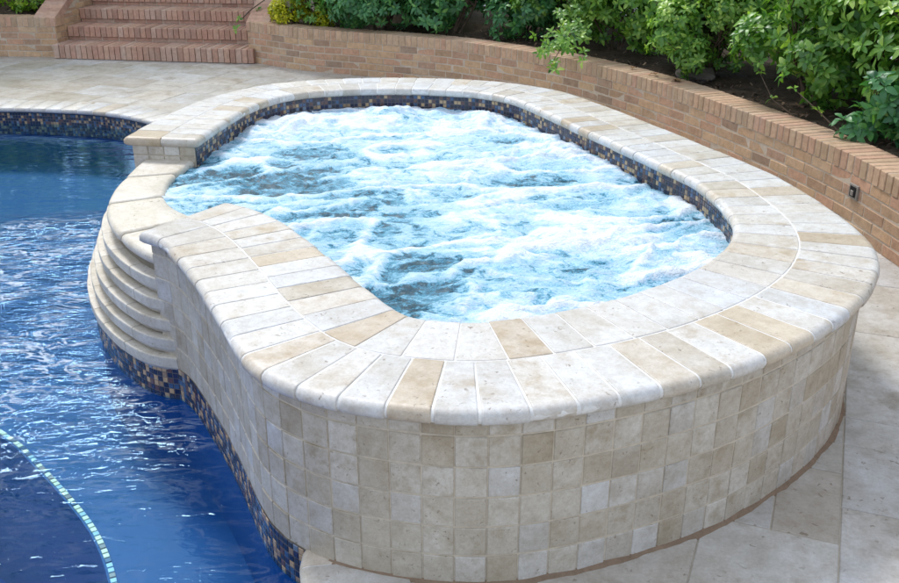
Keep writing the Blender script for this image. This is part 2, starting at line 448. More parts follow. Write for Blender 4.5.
# the two end faces
for (a, b, sg) in ((c_iwall.at(0), c_wall.at(0), 1), (c_wall.at(c_wall.len), c_iwall.at(c_iwall.len), 1)):
    e = Curve([a[:2], b[:2]], raw=True)
    n_ = 4; w = e.len / n_
    for row in range(6):
        for k in range(n_):
            mb.slab(lambda u, v, n, F=S_on(e): F(u, v, n+.006), k*w+.002, (k+1)*w-.002, row*TW+.003, min((row+1)*TW, .556)-.003, 0.01, .0022, tilt=.0008)
kid(mb.build('wall_tiles', M['walltile']), spa)
for nme, cv, z0, z1 in (('mortar_bead', c_wall, 0.0, 0.016),):
    mb = MB(); rows = []
    L0 = 0.30*cv.len*0 + 1.55
    n_ = 260
    for i in range(n_+1):
        u = L0 + (cv.len*0.62-L0)*i/n_
        p = cv.at(u); m_ = cv.nrm(u)
        w = 0.012 + 0.010*noise.noise((u*6, 0, 0)) + 0.006*noise.noise((u*25, 3, 0)); hh = 0.006+0.006*noise.noise((u*11, 7, 0))
        rows.append([(p[0]+m_[0]*d, p[1]+m_[1]*d, z) for d, z in ((-.004, hh+.006), (.006, hh), (w, .0015), (w+.004, -.003))])
    mb.grid(rows, (.5, .5, .5), sm=True)
    kid(mb.build(nme, M['bead']), spa)

# coping: two rows of pieces
def nose_profile(w, ins, th=0.05, r=0.026, seg=6):
    """closed ring (distance from seam, height) flat at the seam side and bullnosed outside"""
    d0 = 0.002 + ins; w = w - ins; top = Z_COP - ins; bot = Z_COP - th + ins
    mid = (top+bot)/2; rr = (top-bot)/2
    P = [(d0, bot), (d0, top-0.003), (d0+0.003, top), (d0+0.0045, top)]
    for k in range(3): P.append((d0 + (w-r-0.004-d0)*(k+1)/3, top))
    P.append((w-r, top))
    for k in range(1, seg+1):
        a = PI/2 - PI*k/seg
        P.append((w-r + rr*math.cos(a)*(r/rr), mid + rr*math.sin(a)))
    return P
def coping_row(sgn, chan, pw, mat_name, name, start=0.0):
    mb = MB(); gb = MB()
    cw = c_out if sgn > 0 else c_in
    # piece stations measured along the seam; keep visual widths even along the mean line
    u = 0.0; k = 0; cuts = [0.0]
    while cuts[-1] < seam.len - pw*0.6:
        ua = cuts[-1]; ub_ = min(seam.len, ua+.14); ua = ub_-.14
        def off(uu):
            p_ = seam.at(uu); n_ = seam.nrm(uu); return (p_[0]+n_[0]*p_[chan]*.8*sgn, p_[1]+n_[1]*p_[chan]*.8*sgn)
        qa, qb = off(ua), off(ub_)
        st_ = max(.75, min(1.9, math.hypot(qa[0]-qb[0], qa[1]-qb[1])/.14))
        cuts.append(cuts[-1] + pw/st_*random.uniform(0.94, 1.06))
    cuts[-1] = seam.len
    def ring(u, ins, extra=0.0, squash=0.0, dz=0.0, dw=0.0):
        p = seam.at(u); n = seam.nrm(u); t = seam.tan(u)
        w = p[chan]+dw
        out = []
        for d, z in nose_profile(w, ins):
            if squash:
                z = Z_COP-.025 + (z-(Z_COP-.025))*(1-squash)
                d = min(d, w-0.026*squash*0.6)
            out.append((p[0]+n[0]*d*sgn+t[0]*extra, p[1]+n[1]*d*sgn+t[1]*extra, z+dz))
        return out
    for i, (a, b) in enumerate(zip(cuts, cuts[1:])):
        g = 0.0030; c = 0.0022
        dz = random.uniform(-.0007, .0007); dw = random.uniform(-.003, .003)
        a2 = a+g; b2 = b-g
        rows = []
        if i == 0:
            for q in (90, 65, 40, 20):
                s_ = 1-math.cos(R(q)); rows.append(ring(0, 0, -0.026*math.sin(R(q)), s_*0.97, dz, dw))
            rows.append(ring(0.001, 0, 0, 0, dz, dw))
        else:
            rows.append(ring(a2, c, 0, 0, dz, dw))
        nn = 5
        for q in (0, .0015, .25, .5, .75, .9985, 1.0) if nn else ():
            uu = a2+c+(b2-a2-2*c)*(q if .01 < q < .99 else round(q)) + (.0015 if q == .0015 else (-.0015 if q == .9985 else 0))
            rows.append(ring(uu, 0, 0, 0, dz, dw))
        if i == len(cuts)-2:
            for q in (20, 40, 65, 90):
                s_ = 1-math.cos(R(q)); rows.append(ring(seam.len, 0, 0.026*math.sin(R(q)), s_*0.97, dz, dw))
        else: rows.append(ring(b2, c, 0, 0, dz, dw))
        # slight hand-cut unevenness
        rr_ = []
        for rw in rows:
            rr_.append([(x+0.0012*noise.noise((x*35, y*35, z*35)), y+0.0012*noise.noise((y*35, x*35, z*35+5)), z+0.0008*noise.noise((x*22, y*22, 3+i))) for x, y, z in rw])
        col = rc()
        bi = mb.grid(rr_, col, closed=True, sm=True, flip=(sgn > 0))
        n = len(rr_[0]); e1 = [bi+j for j in range(n)]; e2 = [bi+(len(rr_)-1)*n+j for j in range(n)]
        if sgn < 0: e1.reverse()
        else: e2.reverse()
        mb.face(e1, col); mb.face(e2, col)
    rows = []
    for i in range(181): rows.append(ring(seam.len*i/180, 0.0026))
    gb.grid(rows, (.5,.5,.5), closed=True, sm=True, flip=(sgn > 0))
    o = kid(mb.build(name, M[mat_name]), spa)
    g = gb.build(name.replace('coping', 'coping') + '_grout', M['grout']); g.parent = o
    return o
coping_row(1, 3, 0.127, 'coping', 'outer_coping').name = 'outer_coping'
coping_row(-1, 2, 0.116, 'coping', 'inner_coping')
# seam strip
mb = MB(); rows = []
for i in range(241):
    u = seam.len*i/240; p = seam.at(u); n = seam.nrm(u)
    rows.append([(p[0]+n[0]*d, p[1]+n[1]*d, Z_COP-.0024) for d in (-.007, .007)])
mb.grid(rows, (.5,.5,.5), flip=True)
kid(mb.build('coping_joint', M['grout']), spa)

# glass mosaic waterline inside the spa
def mosaic_band(cv, sgn, z0, z1, name, parent, u0=0, u1=None, t=0.025, mat='mosaic'):
    mb = MB(); gb = MB()
    u1 = cv.len if u1 is None else u1
    n_ = int((u1-u0)/t); w = (u1-u0)/n_
    nr = max(1, round((z1-z0)/t)); hh = (z1-z0)/nr
    def P(u, z, d):
        p = cv.at(u); m_ = cv.nrm(u); return (p[0]+m_[0]*d*sgn, p[1]+m_[1]*d*sgn, z)
    g = 0.0014; bv = 0.0012
    for i in range(n_):
        ua = u0+i*w+g; ub = u0+(i+1)*w-g
        for j in range(nr):
            za = z0+j*hh+g; zb = z0+(j+1)*hh-g
            b = len(mb.v); c = rc(); d = 0.003+random.uniform(-.0005, .0005)
            mb.v.extend([P(ua,za,0),P(ub,za,0),P(ub,zb,0),P(ua,zb,0),P(ua+bv,za+bv,d),P(ub-bv,za+bv,d),P(ub-bv,zb-bv,d),P(ua+bv,zb-bv,d)])
            for q in ((4,5,6,7),(0,1,5,4),(1,2,6,5),(2,3,7,6),(3,0,4,7)):
                mb.face([b+x for x in (q if sgn > 0 else q[::-1])], c)
    rows = [[P(u0+(u1-u0)*i/n_, z, 0.0012) for z in (z0, z1)] for i in range(n_+1)]
    gb.grid(rows, (.5,.5,.5), flip=(sgn < 0))
    o = kid(mb.build(name, M[mat]), parent)
    g_ = gb.build('tile_grout', M['mosgrout']); g_.parent = o
    return o
mosaic_band(c_iwall, -1, 0.35, 0.55, 'inner_waterline_tiles', spa)
# where the spa wall stands in the pool
mosaic_band(c_wall, 1, -0.15, 0.0, 'pool_side_tiles', spa, 0.0, 1.75)

# ------------------------------------------------------------------ spillway: slab and stepped shelves
OUT = Curve([(-1.67,5.14),(-1.67,4.85),(-1.655,4.55),(-1.60,4.27),(-1.50,4.03),(-1.37,3.83),(-1.26,3.70),(-1.19,3.64),(-1.12,3.60)], 1)
LOW = Curve([(-1.92,5.14),(-1.90,4.85),(-1.85,4.57),(-1.76,4.30),(-1.64,4.04),(-1.47,3.79),(-1.31,3.63),(-1.21,3.575),(-1.135,3.56)], 1)
INN = Curve([(-1.37,5.16),(-1.42,4.85),(-1.405,4.58),(-1.33,4.34),(-1.17,4.15),(-.98,3.99),(-.86,3.86)], 1)
spill = thing('spillway', 'curved stone spillway lip with five stepped shelves curving down to the pool', 'spillway', (-1.5, 4.4, 0))
def lerp(a, b, t): return tuple(x+(y-x)*t for x, y in zip(a, b))
def slab_piece(mb, fi, fo, t0, t1, ztop, th, r, n=8, gap=0.0, lap=False):
    rows = []
    col = rc()
    for i in range(n+1):
        t = t0 + gap + (t1-t0-2*gap)*i/n
        a = Vector(fi(t)); b = Vector(fo(t)); d = (b-a); L = d.length; d = d/L
        e = 0.003 if i in (0, n) else 0
        ring = []
        top = ztop-e; bot = ztop-th+e; mid = (top+bot)/2; rr = (top-bot)/2
        for k in range(5):
            an = -PI/2 - PI*k/4
            ring.append((r+e + r*math.cos(an), mid+rr*math.sin(an)))
        ring.append((L*0.33, top)); ring.append((L*0.66, top))
        if lap:
            for dd, zz in ((.006, top), (.0015, top-.0015), (.0, top-.006), (.001, top-.03), (.003, top-.048), (.010, top-.058), (.024, bot)):
                ring.append((L-e-dd, zz))
        else:
            for k in range(5):
                an = PI/2 - PI*k/4
                ring.append((L-r-e + r*math.cos(an), mid+rr*math.sin(an)))
        rows.append([(a.x+d.x*q, a.y+d.y*q, z + 0.002*noise.noise((a.x*12+q*20, a.y*12, z*9)) ) for q, z in ring])
    b0 = mb.grid(rows, col, closed=True, sm=not lap, flip=False)
    m_ = len(rows[0]); mb.face([b0+j for j in range(m_)][::-1], col); mb.face([b0+n*m_+j for j in range(m_)], col)
mb = MB()
fi = lambda t: INN.at(INN.len*t)[:2]; fo = lambda t: OUT.at(OUT.len*t)[:2]
for a, b in ((0, .22), (.22, .48), (.48, .75), (.75, 1.0)): slab_piece(mb, fi, fo, a, b, 0.478, 0.05, 0.02, gap=0.002)
kid(mb.build('weir_slab', M['slabstone']), spill)
ZS = [0.478, 0.385, 0.302, 0.219, 0.136, 0.055]
NSH = 5
for k in range(1, 6):
    q = k/5.0
    foK = lambda t, q=q: lerp(OUT.at(OUT.len*t)[:2], LOW.at(LOW.len*t)[:2], q**0.85)
    fiK = lambda t, q=q: lerp(foK(t), fi(t), 0.42)
    mb = MB(); cuts = [0, .17+.03*(k % 2), .36, .52+.04*(k % 3), .70, .86-.03*(k % 2), 1.0]
    for a, b in zip(cuts, cuts[1:]): slab_piece(mb, fiK, foK, a, b, ZS[k], 0.074, 0.012, n=5, gap=0.0012, lap=True)
    kid(mb.build('shelf', M['slabstone']), spill)
# recessed core behind the shelves
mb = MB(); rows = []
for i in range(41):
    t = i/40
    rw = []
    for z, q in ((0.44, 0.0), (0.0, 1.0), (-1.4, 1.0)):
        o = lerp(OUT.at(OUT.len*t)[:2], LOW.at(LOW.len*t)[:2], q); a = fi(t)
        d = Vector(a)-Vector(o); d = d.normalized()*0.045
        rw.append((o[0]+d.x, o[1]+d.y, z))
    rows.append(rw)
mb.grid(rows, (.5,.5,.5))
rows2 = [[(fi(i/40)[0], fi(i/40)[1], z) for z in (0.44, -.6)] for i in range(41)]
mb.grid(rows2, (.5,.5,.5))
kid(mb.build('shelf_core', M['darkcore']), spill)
lowin = LOW.offset(-0.0) ; lowin = Curve([(p[0]+.02, p[1]+.012) for p in LOW.P], raw=True)
# travel runs from far to near, so the pool lies on the right-hand side
mosaic_band(lowin, 1, -0.15, 0.0, 'pool_side_tiles', spill)

for cv, par, off in ((c_wall, spa, .002), (lowin, spill, -.004)):
    mb = MB(); rows = []
    for i in range(121):
        u = cv.len*i/120*(0.5 if par is spa else 1); p = cv.at(u); n = cv.nrm(u)
        rows.append([(p[0]+n[0]*off, p[1]+n[1]*off, z) for z in (-1.6, -.15)])
    mb.grid(rows, (.5,.5,.5))
    kid(mb.build('underwater_skirt', M['plaster']), par)
mb = MB(); a = c_iwall.at(c_iwall.len); b = c_wall.at(c_wall.len); mb.grid([[(a[0], a[1]-.004, z) for z in (-1.6, .0)], [(b[0], b[1]-.004, z) for z in (-1.6, .0)]], (.5,.5,.5))
kid(mb.build('underwater_skirt', M['plaster']), spa)

mb = MB(); a = c_iwall.at(0); b = c_wall.at(0); mb.grid([[(a[0]-.004, a[1]+.004, z) for z in (-1.6, .0)], [(b[0]-.004, b[1]+.004, z) for z in (-1.6, .0)]], (.5,.5,.5))
kid(mb.build('underwater_skirt', M['plaster']), spa)
# ------------------------------------------------------------------ spa water
x0, x1, y0, y1, st = -1.55, 1.25, 2.70, 6.50, 0.0145
nx = int((x1-x0)/st); ny = int((y1-y0)/st)
poly = [p[:2] for p in c_in.offset(0.02).P] + [p[:2] for p in INN.P]
def inside(x, y, P):
    c = False; j = len(P)-1
    for i in range(len(P)):
        if (P[i][1] > y) != (P[j][1] > y) and x < (P[j][0]-P[i][0])*(y-P[i][1])/(P[j][1]-P[i][1])+P[i][0]: c = not c
        j = i
    return c
# per-row spans of the polygon, for speed
def spans(y):
    xs = []
    j = len(poly)-1
    for i in range(len(poly)):
        a, b = poly[i], poly[j]
        if (a[1] > y) != (b[1] > y): xs.append((b[0]-a[0])*(y-a[1])/(b[1]-a[1])+a[0])
        j = i
    return sorted(xs)
JETS = [(-.35, 6.15, .30, .07), (-.95, 6.0, .25, .05), (.25, 6.05, .25, .06), (.75, 5.3, .30, .05), (.15, 5.2, .35, .03), (-.2, 4.75, .3, .02), (.55, 3.7, .42, .035), (.15, 3.15, .25, .02), (.95, 3.7, .25, .02), (-1.0, 5.75, .25, .04), (.9, 4.4, .25, .03), (-.55,3.9,.22,.015), (-1.22,4.45,.16,.01), (.2, 4.2, .25, .02)]
DARK = [(-.95, 4.75, .36), (-.15, 3.35, .22), (-.55, 4.35, .32), (.5, 4.75, .18), (-.75, 5.25, .2), (-1.3, 4.8, .2), (.05, 3.6, .2), (1.0, 4.1, .12), (-.25, 3.0, .15), (.35,5.55,.12)]
verts = []; faces = []; foamv = []; idx = {}
for j in range(ny+1):
    y = y0 + j*st; sp = spans(y)
    for i in range(nx+1):
        x = x0 + i*st
        ok = any(a-.02 <= x <= b+.02 for a, b in zip(sp[::2], sp[1::2]))
        if not ok: continue
        wx = x + 0.10*noise.noise((x*2.2, y*2.2, 1.0)); wy = y + 0.10*noise.noise((x*2.2, y*2.2, 9.0))
        f1 = noise.fractal((wx*2.4, wy*3.6, 0.3), 0.9, 2.1, 6)
        rg = 1-min(1, abs(noise.noise((wx*3.0+4, wy*4.6, 2.2)))*2.6)
        rg2 = 1-min(1, abs(noise.noise((wx*7.0, wy*10, 5.2)))*2.4)
        sw = noise.noise((wx*11, wy*17, 8.0))
        ax = .97*x+.26*y; ay = -.26*x+.97*y
        qx = ax + 0.28*noise.noise((ax*1.6, ay*2.0, 21.0)) + 0.07*noise.noise((ax*6, ay*7, 2.0)); qy = ay + 0.24*noise.noise((ax*1.6, ay*2.0, 31.0)) + 0.06*noise.noise((ax*6, ay*7, 12.0))
        r1 = abs(noise.noise((qx*1.5, qy*3.4, 3.3))); r2 = abs(noise.noise((qx*3.2+7, qy*6.4, 6.6)))
        s1 = max(0, 1-r1*6.5); s2 = max(0, 1-r2*6.0)
        r3 = abs(noise.noise((qx*6.5+3, qy*11, 9.1))); s3 = max(0, 1-r3*5.0)
        thick = .6+.8*noise.noise((x*2.5, y*2.5, 40))
        strand = max(s1*s1*(3-2*s1), 0.6*s2*s2*(3-2*s2)*max(0, min(1, thick)))
        fm = 0.19 + 0.18*f1 + 0.08*rg*rg + 0.50*strand + 0.20*s3*s3*max(0, .5+1.2*f1)
        hh = 0.012*f1 + 0.009*rg*rg + 0.015*strand + 0.006*rg2*rg2 + 0.003*sw + 0.004*noise.noise((wx*26, wy*34, 3.0)) + 0.002*noise.noise((wx*52, wy*60, 13.0)) + 0.006*s3*s3
        for (jx, jy, jr, jh) in JETS:
            g = math.exp(-((x-jx)**2+(y-jy)**2)/(jr*jr)); fm += 0.15*g; hh += g*jh*(0.65+0.8*noise.noise((x*7, y*9, 4))+0.35*noise.noise((x*19, y*21, 6)))
        for (jx, jy, jr) in DARK:
            fm -= 0.34*math.exp(-((x-jx)**2+(y-jy)**2)/(jr*jr))
        if y > 5.3: fm += 0.12*min(1, (y-5.3)/.6)
        idx[(i, j)] = len(verts)
        verts.append((x, y, Z_WATER + hh)); foamv.append(max(0, min(1.2, fm)))
for (i, j), k in idx.items():
    q = [(i, j), (i+1, j), (i+1, j+1), (i, j+1)]
    if all(z in idx for z in q): faces.append([idx[z] for z in q])
me = bpy.data.meshes.new('spa_water'); me.from_pydata(verts, [], faces)
me.polygons.foreach_set('use_smooth', [True]*len(faces))
at = me.attributes.new('foam', 'FLOAT', 'POINT'); at.data.foreach_set('value', foamv)
me.materials.append(M['foam'])
o = bpy.data.objects.new('spa_water', me); COL.objects.link(o)
struct(o, 'churning white and pale blue foaming water inside the raised spa', 'water')

# ------------------------------------------------------------------ pool
EDGE = [(-9,8.3),(-7,8.5),(-5.2,8.56),(-4.01,8.53),(-3.46,8.47),(-2.98,8.34),(-2.55,8.05),(-2.15,7.6),(-1.85,7.05),(-1.62,6.5),(-1.45,6.0)]
far_edge = Curve(EDGE, 1)                       # pool on the right-hand side of travel
near_edge = Curve([(-.20,2.75),(-.38,2.50),(-.435,2.36),(-.41,2.2),(-.40,2.0),(-.45,1.7),(-.62,1.3),(-1.0,.85),(-1.7,.45),(-3,.2),(-5,.1),(-9,.3)], 1)
POOL = [p[:2] for p in far_edge.P] + [(-.9, 5.0), (-.7, 4.0)] + [p[:2] for p in near_edge.P]
pool = thing('swimming_pool', 'deep blue in-ground swimming pool with travertine edge and mosaic waterline', 'swimming pool', (-3.5, 4.5, -.1))
# basin walls and floor
mb = MB()
for cv in (far_edge, near_edge):
    rows = []
    for i in range(81):
        u = cv.len*i/80; p = cv.at(u); n = cv.nrm(u)
        rows.append([(p[0]-n[0]*.03, p[1]-n[1]*.03, z) for z in (-.02, -1.9)])
    mb.grid(rows, (.5,.5,.5))
mb.grid([[(-9, .2, -.02), (-9, .2, -1.9)], [(-9, 8.5, -.02), (-9, 8.5, -1.9)]], (.5,.5,.5))
kid(mb.build('basin_wall', M['plaster']), pool)
mb = MB(); mb.grid([[(-9.2, 0, -1.5), (-.3, 0, -1.5)], [(-9.2, 9, -1.5), (-.3, 9, -1.5)]], (.5,.5,.5), flip=True)
kid(mb.build('basin_floor', M['deep']), pool)
TRIM = Curve([(-9,5.2),(-5,4.95),(-3.3,4.62),(-2.6,4.22),(-2.07,3.83),(-1.84,3.60),(-1.62,3.36),(-1.43,3.13),(-1.29,2.9),(-1.21,2.7),(-1.15,2.4),(-1.15,2.0),(-1.25,1.5),(-1.6,1.1),(-2.4,.8)], 1)
zb = -.50
mb = MB()
P = [p[:2] for p in TRIM.P[::4]] + [(-2.4, .0), (-.2, .0), (-.2, 8.7), (-9.0, 8.7)]
b = len(mb.v); mb.v.extend([(x, y, zb) for x, y in P]); mb.face(list(range(b, b+len(P))), (.5,.5,.5))
rows = [[(p[0], p[1], zb), (p[0], p[1], -1.5)] for p in TRIM.P[::4]]
mb.grid(rows, (.5,.5,.5))
kid(mb.build('underwater_bench', M['plaster']), pool)
mb = MB(); u = 0.3
while u < TRIM.len-0.3:
    if True:
        S = lambda a, v, n: (lambda p, q: (p[0]+q[0]*v, p[1]+q[1]*v, zb+.006+n))(TRIM.at(a), TRIM.nrm(a))
        mb.slab(S, u, u+.024, -.030, -.008, .006, .001)
    u += .0315
kid(mb.build('bench_trim_tiles', M['trim']), pool)
# mosaic of the far edge
band = far_edge.offset(-0.012)
mosaic_band(band, 1, -.24, -.045, 'waterline_tiles', pool, 2.0, far_edge.len-.3)
mosaic_band(near_edge.offset(-.012), 1, -.24, -.045, 'waterline_tiles', pool, 0.2, 2.6)
# pool coping pieces, bullnosed on the pool side
def edge_coping(cv, u0, u1, pw, name):
    mb = MB(); u = u0; gb = MB()
    def ring(u, ins):
        p = cv.at(u); n = cv.nrm(u); out = []
        th = .045; r = .022
        top = .006-ins; bot = .006-th+ins; mid = (top+bot)/2; rr = (top-bot)/2
        P = []
        for k in range(6):
            an = -PI/2 + PI*k/5
            P.append((0.018-r-ins + r*math.cos(an), mid+rr*math.sin(an)))
        P += [(-.14, top), (-.298+ins, top), (-.30+ins, top-.004), (-.30+ins, bot)]
        return [(p[0]+n[0]*d, p[1]+n[1]*d, z) for d, z in P]
    while u < u1:
        w = pw*random.uniform(.95, 1.05)
        rows = [ring(u+.0025, .003)] + [ring(u+.0055+(w-.011)*k/3, 0) for k in range(4)] + [ring(u+w-.0025, .003)]
        mb.grid(rows, rc(), closed=True, sm=True, flip=False)
        u += w
    rows = [ring(u0+(u-u0)*i/100, .003) for i in range(101)]
    gb.grid(rows, (.5,.5,.5), closed=True)
    o = kid(mb.build(name, M['coping']), pool)
    g = gb.build('coping_grout', M['grout']); g.parent = o
edge_coping(far_edge, 0.0, far_edge.len-.1, .15, 'pool_coping')
edge_coping(near_edge, 0.1, 3.4, .2, 'pool_coping')

# water surface with a 'chop' attribute that fades away from the spillway
vs = []; fs = []; ch = []
X0, X1, Y0, Y1 = -9.1, -.3, 0.0, 8.8; N1, N2 = 120, 120
for j in range(N2+1):
    for i in range(N1+1):
        x = X0+(X1-X0)*i/N1; y = Y0+(Y1-Y0)*j/N2
        d = math.hypot((x+2.3)*.7, (y-4.75)*.95)
        c = max(0.0, 1.3-d/1.75)
        c = min(1, max(c, 0.0)); c = c*c*(3-2*c)
        yb = 6.0+.12*(x+2.2); c *= max(0, min(1, (yb+.12-y)/.3))
        c = max(c, .07*min(1, max(0, (4.6-y)/.6)))
        vs.append((x, y, Z_POOL)); ch.append(c)
for j in range(N2):
    for i in range(N1):
        a = j*(N1+1)+i; fs.append([a, a+1, a+N1+2, a+N1+1])
me = bpy.data.meshes.new('pool_water'); me.from_pydata(vs, [], fs)
at = me.attributes.new('chop', 'FLOAT', 'POINT'); at.data.foreach_set('value', ch)
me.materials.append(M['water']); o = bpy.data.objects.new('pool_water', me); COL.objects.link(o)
struct(o, 'rippled deep blue water of the swimming pool', 'water')

# ------------------------------------------------------------------ deck and ground
def sheet(name, outer, holes, z, mat):
    pts = []; edges = []
    for loop in [outer]+holes:
        b = len(pts); pts.extend(Vector(p[:2]) for p in loop)
        edges.extend((b+i, b+(i+1) % len(loop)) for i in range(len(loop)))
    V, E_, F, *_ = delaunay_2d_cdt(pts, edges, [], 0, 1e-5)
    fs = []
    for f in F:
        c = sum((V[i] for i in f), Vector((0, 0)))/len(f)
        if not inside(c.x, c.y, outer): continue
        if any(inside(c.x, c.y, h) for h in holes): continue
        fs.append(list(f))
    mb = MB(); mb.v = [(p.x, p.y, z) for p in V]
    for f in fs: mb.face(f, (.5,.5,.5))
    return mb.build(name, mat)
hole = [p for p in Curve([q for q in POOL[::6]]+[POOL[0]], raw=True).P][:-1]
hole = [p[:2] for p in hole]
# grow the hole a touch so that it stays under the coping
BIG = [(-400, -60), (400, -60), (400, 700), (-400, 700)]
DECK = [(-9.6, -3), (5, -3), (5, 9), (2.4, 11.6), (-9.6, 12.5)]
struct(sheet('ground', BIG, [hole], -.012, M['earth']))
struct(sheet('deck_bed', DECK, [hole], -.004, M['deckgrout']))
# pavers in a random modular pattern
mb = MB()
ang = math.atan2(1.11, .44) - PI/2            # the long joint on the right runs this way
ca, sa = math.cos(ang), math.sin(ang)
g = 0.205
occ = set()
W, Hn = 84, 90
def to_w(a, b): return (1.355 + ca*a - sa*b, 2.8 + sa*a + ca*b)
def sd_edge(x, y):
    """signed distance to the pool edge curves: negative inside the pool"""
    best = 9; bn = None
    for cv in (far_edge, near_edge):
        for i in range(0, len(cv.P), 3):
            p = cv.P[i]
            d = (p[0]-x)**2+(p[1]-y)**2
            if d < best: best = d; bn = (cv, cv.L[i])
    return math.sqrt(best), bn
def deck_ok(x, y):
    return -9.5 < x < 3.2 and -2 < y < 11.3
for ja in range(-54, 12):
    for jb in range(-26, 50):
        if (ja, jb) in occ: continue
        opts = [(2, 3), (3, 2), (2, 2), (2, 2), (1, 2), (2, 1), (4, 2), (2,4)]
        if ja < 0 and ja >= -2: opts = [(1, 2), (2, 3), (2, 2)]
        random.shuffle(opts)
        for (p, q) in opts+[(1, 1)]:
            if ja < 0 and ja+p > 0: continue
            cells = [(ja+i, jb+k) for i in range(p) for k in range(q)]
            if any(c in occ for c in cells): continue
            occ.update(cells)
            cx, cy = to_w((ja+p/2)*g, (jb+q/2)*g)
            if not deck_ok(cx, cy): break
            dd, bn = sd_edge(cx, cy)
            ins = inside(cx, cy, POOL)
            rad = math.hypot(p, q)*g/2
            if ins and dd > rad + .1: break
            # skip what lies fully under the spa
            S = lambda u, v, n: to_w(u, v) + (n + random.uniform(-.0003, .0003),)
            if dd < rad+.2:
                # clip this paver against the local edge line, kept under the coping
                cv, u = bn; e = cv.at(u); n_ = cv.nrm(u)
                bm = bmesh.new()
                t = MB(); t.slab(lambda u, v, n: to_w(u, v)+(n,), ja*g+.002, (ja+p)*g-.002, jb*g+.002, (jb+q)*g-.002, .02, .002)
                for vv in t.v: bm.verts.new(vv)
                bm.verts.ensure_lookup_table()
                for f in t.f: bm.faces.new([bm.verts[i] for i in f])
                bmesh.ops.bisect_plane(bm, geom=bm.verts[:]+bm.edges[:]+bm.faces[:], plane_co=(e[0]-n_[0]*.17, e[1]-n_[1]*.17, 0), plane_no=(n_[0], n_[1], 0), clear_outer=True)
                b0 = len(mb.v); bm.verts.index_update(); col = rc()
                mb.v.extend(tuple(v.co) for v in bm.verts)
                for f in bm.faces: mb.face([b0+v.index for v in f.verts], col)
                bm.free()
            else:
                mb.slab(S, ja*g+.002, (ja+p)*g-.002, jb*g+.002, (jb+q)*g-.002, .02, .003, tilt=.0006)
            break
struct(mb.build('paved_deck', M['paver']), 'mottled travertine paving around the spa and pool', 'paving')

# ------------------------------------------------------------------ brick walls
ZT = 0.44
wallc = Curve([(-2.22,10.84),(-1.6,10.34),(-1.0,10.06),(-.45,9.80),(.05,9.50),(.5,9.10),(.95,8.62),(1.3,8.1),(1.6,7.5),(1.84,6.9),(2.07,6.2),(2.24,5.6),(2.34,5.0),(2.38,4.4),(2.38,3.6),(2.30,2.6),(2.15,1.6)], 1)
def brick_wall(cv, root, ztop=ZT, capw=.23, cap_red=0.0):
    mb = MB(); S = S_on(cv)
    ch = .068; nr = 5
    z0 = ztop-.102-nr*ch
    for r in range(nr):
        u = -0.105 if r % 2 else 0.0
        while u < cv.len:
            a = max(0, u); b = min(cv.len, u+.203*random.uniform(.97, 1.03))
            if b-a > .03: mb.slab(S, a+.004, b-.004, z0+r*ch+.004+random.uniform(0, .002), z0+(r+1)*ch-.004, .02, .003, nu=2, tilt=.0018)
            u = b if u >= 0 else u+.21
    kid(mb.build('brick_courses', M['brick']), root)
    mb = MB(); u = 0
    while u < cv.len-.04:
        w = .0675*random.uniform(.94, 1.06)
        def P(uu, d, z):
            p = cv.at(uu); n = cv.nrm(uu); return (p[0]+n[0]*d, p[1]+n[1]*d, z)
        j1 = random.uniform(-.003, .003); j2 = random.uniform(-.002, .002); c = rc(); e = .004
        zt, zb_ = ztop+j2, ztop-.1; o_ = .004+j1
        rows = []
        for (uu, i_) in ((u+.0045, e), (u+.0045+e, 0), (u+w-.0045-e, 0), (u+w-.0045, e)):
            rows.append([P(uu, o_-i_, zb_+i_), P(uu, o_-i_, zt-e-i_*.3), P(uu, o_-e-i_*.5, zt-i_), P(uu, -capw+e, zt-i_), P(uu, -capw, zt-e-i_), P(uu, -capw, zb_)])
        mb.grid(rows, c, flip=False)
        # side faces
        for ww, fl in ((rows[0], 1), (rows[-1], 0)):
            b = len(mb.v); mb.v.extend(ww); ids = list(range(b, b+6)); mb.face(ids[::-1] if fl else ids, c)
        u += w
    kid(mb.build('rowlock_cap', M['brickcap']), root)
    mb = MB(); rows = []
    n_ = max(2, int(cv.len/.08))
    for i in range(n_+1):
        u = cv.len*i/n_; p = cv.at(u); n = cv.nrm(u)
        rows.append([(p[0]+n[0]*d, p[1]+n[1]*d, z) for d, z in ((-.0025, -.02), (-.0025, ztop-.004), (-capw+.006, ztop-.004), (-capw+.006, -.02))])
    mb.grid(rows, (.5,.5,.5))
    for rw, fl in ((rows[0], 0), (rows[-1], 1)):
        b = len(mb.v); mb.v.extend(rw); ids = list(range(b, b+4)); mb.face(ids[::-1] if fl else ids, (.5,.5,.5))
    kid(mb.build('mortar', M['mortar']), root)
wall = thing('retaining_wall', 'long curved low tan brick planter wall with rowlock cap behind the spa', 'brick wall', (1.3, 8.1, 0))
brick_wall(wallc, wall)
lw = thing('retaining_wall', 'straight low brick planter wall left of the brick steps', 'brick wall', (-6, 11.2, 0))
leftc = Curve([(-9.5,11.55),(-7.5,11.40),(-4.45,11.15)], raw=True)
brick_wall(leftc, lw)

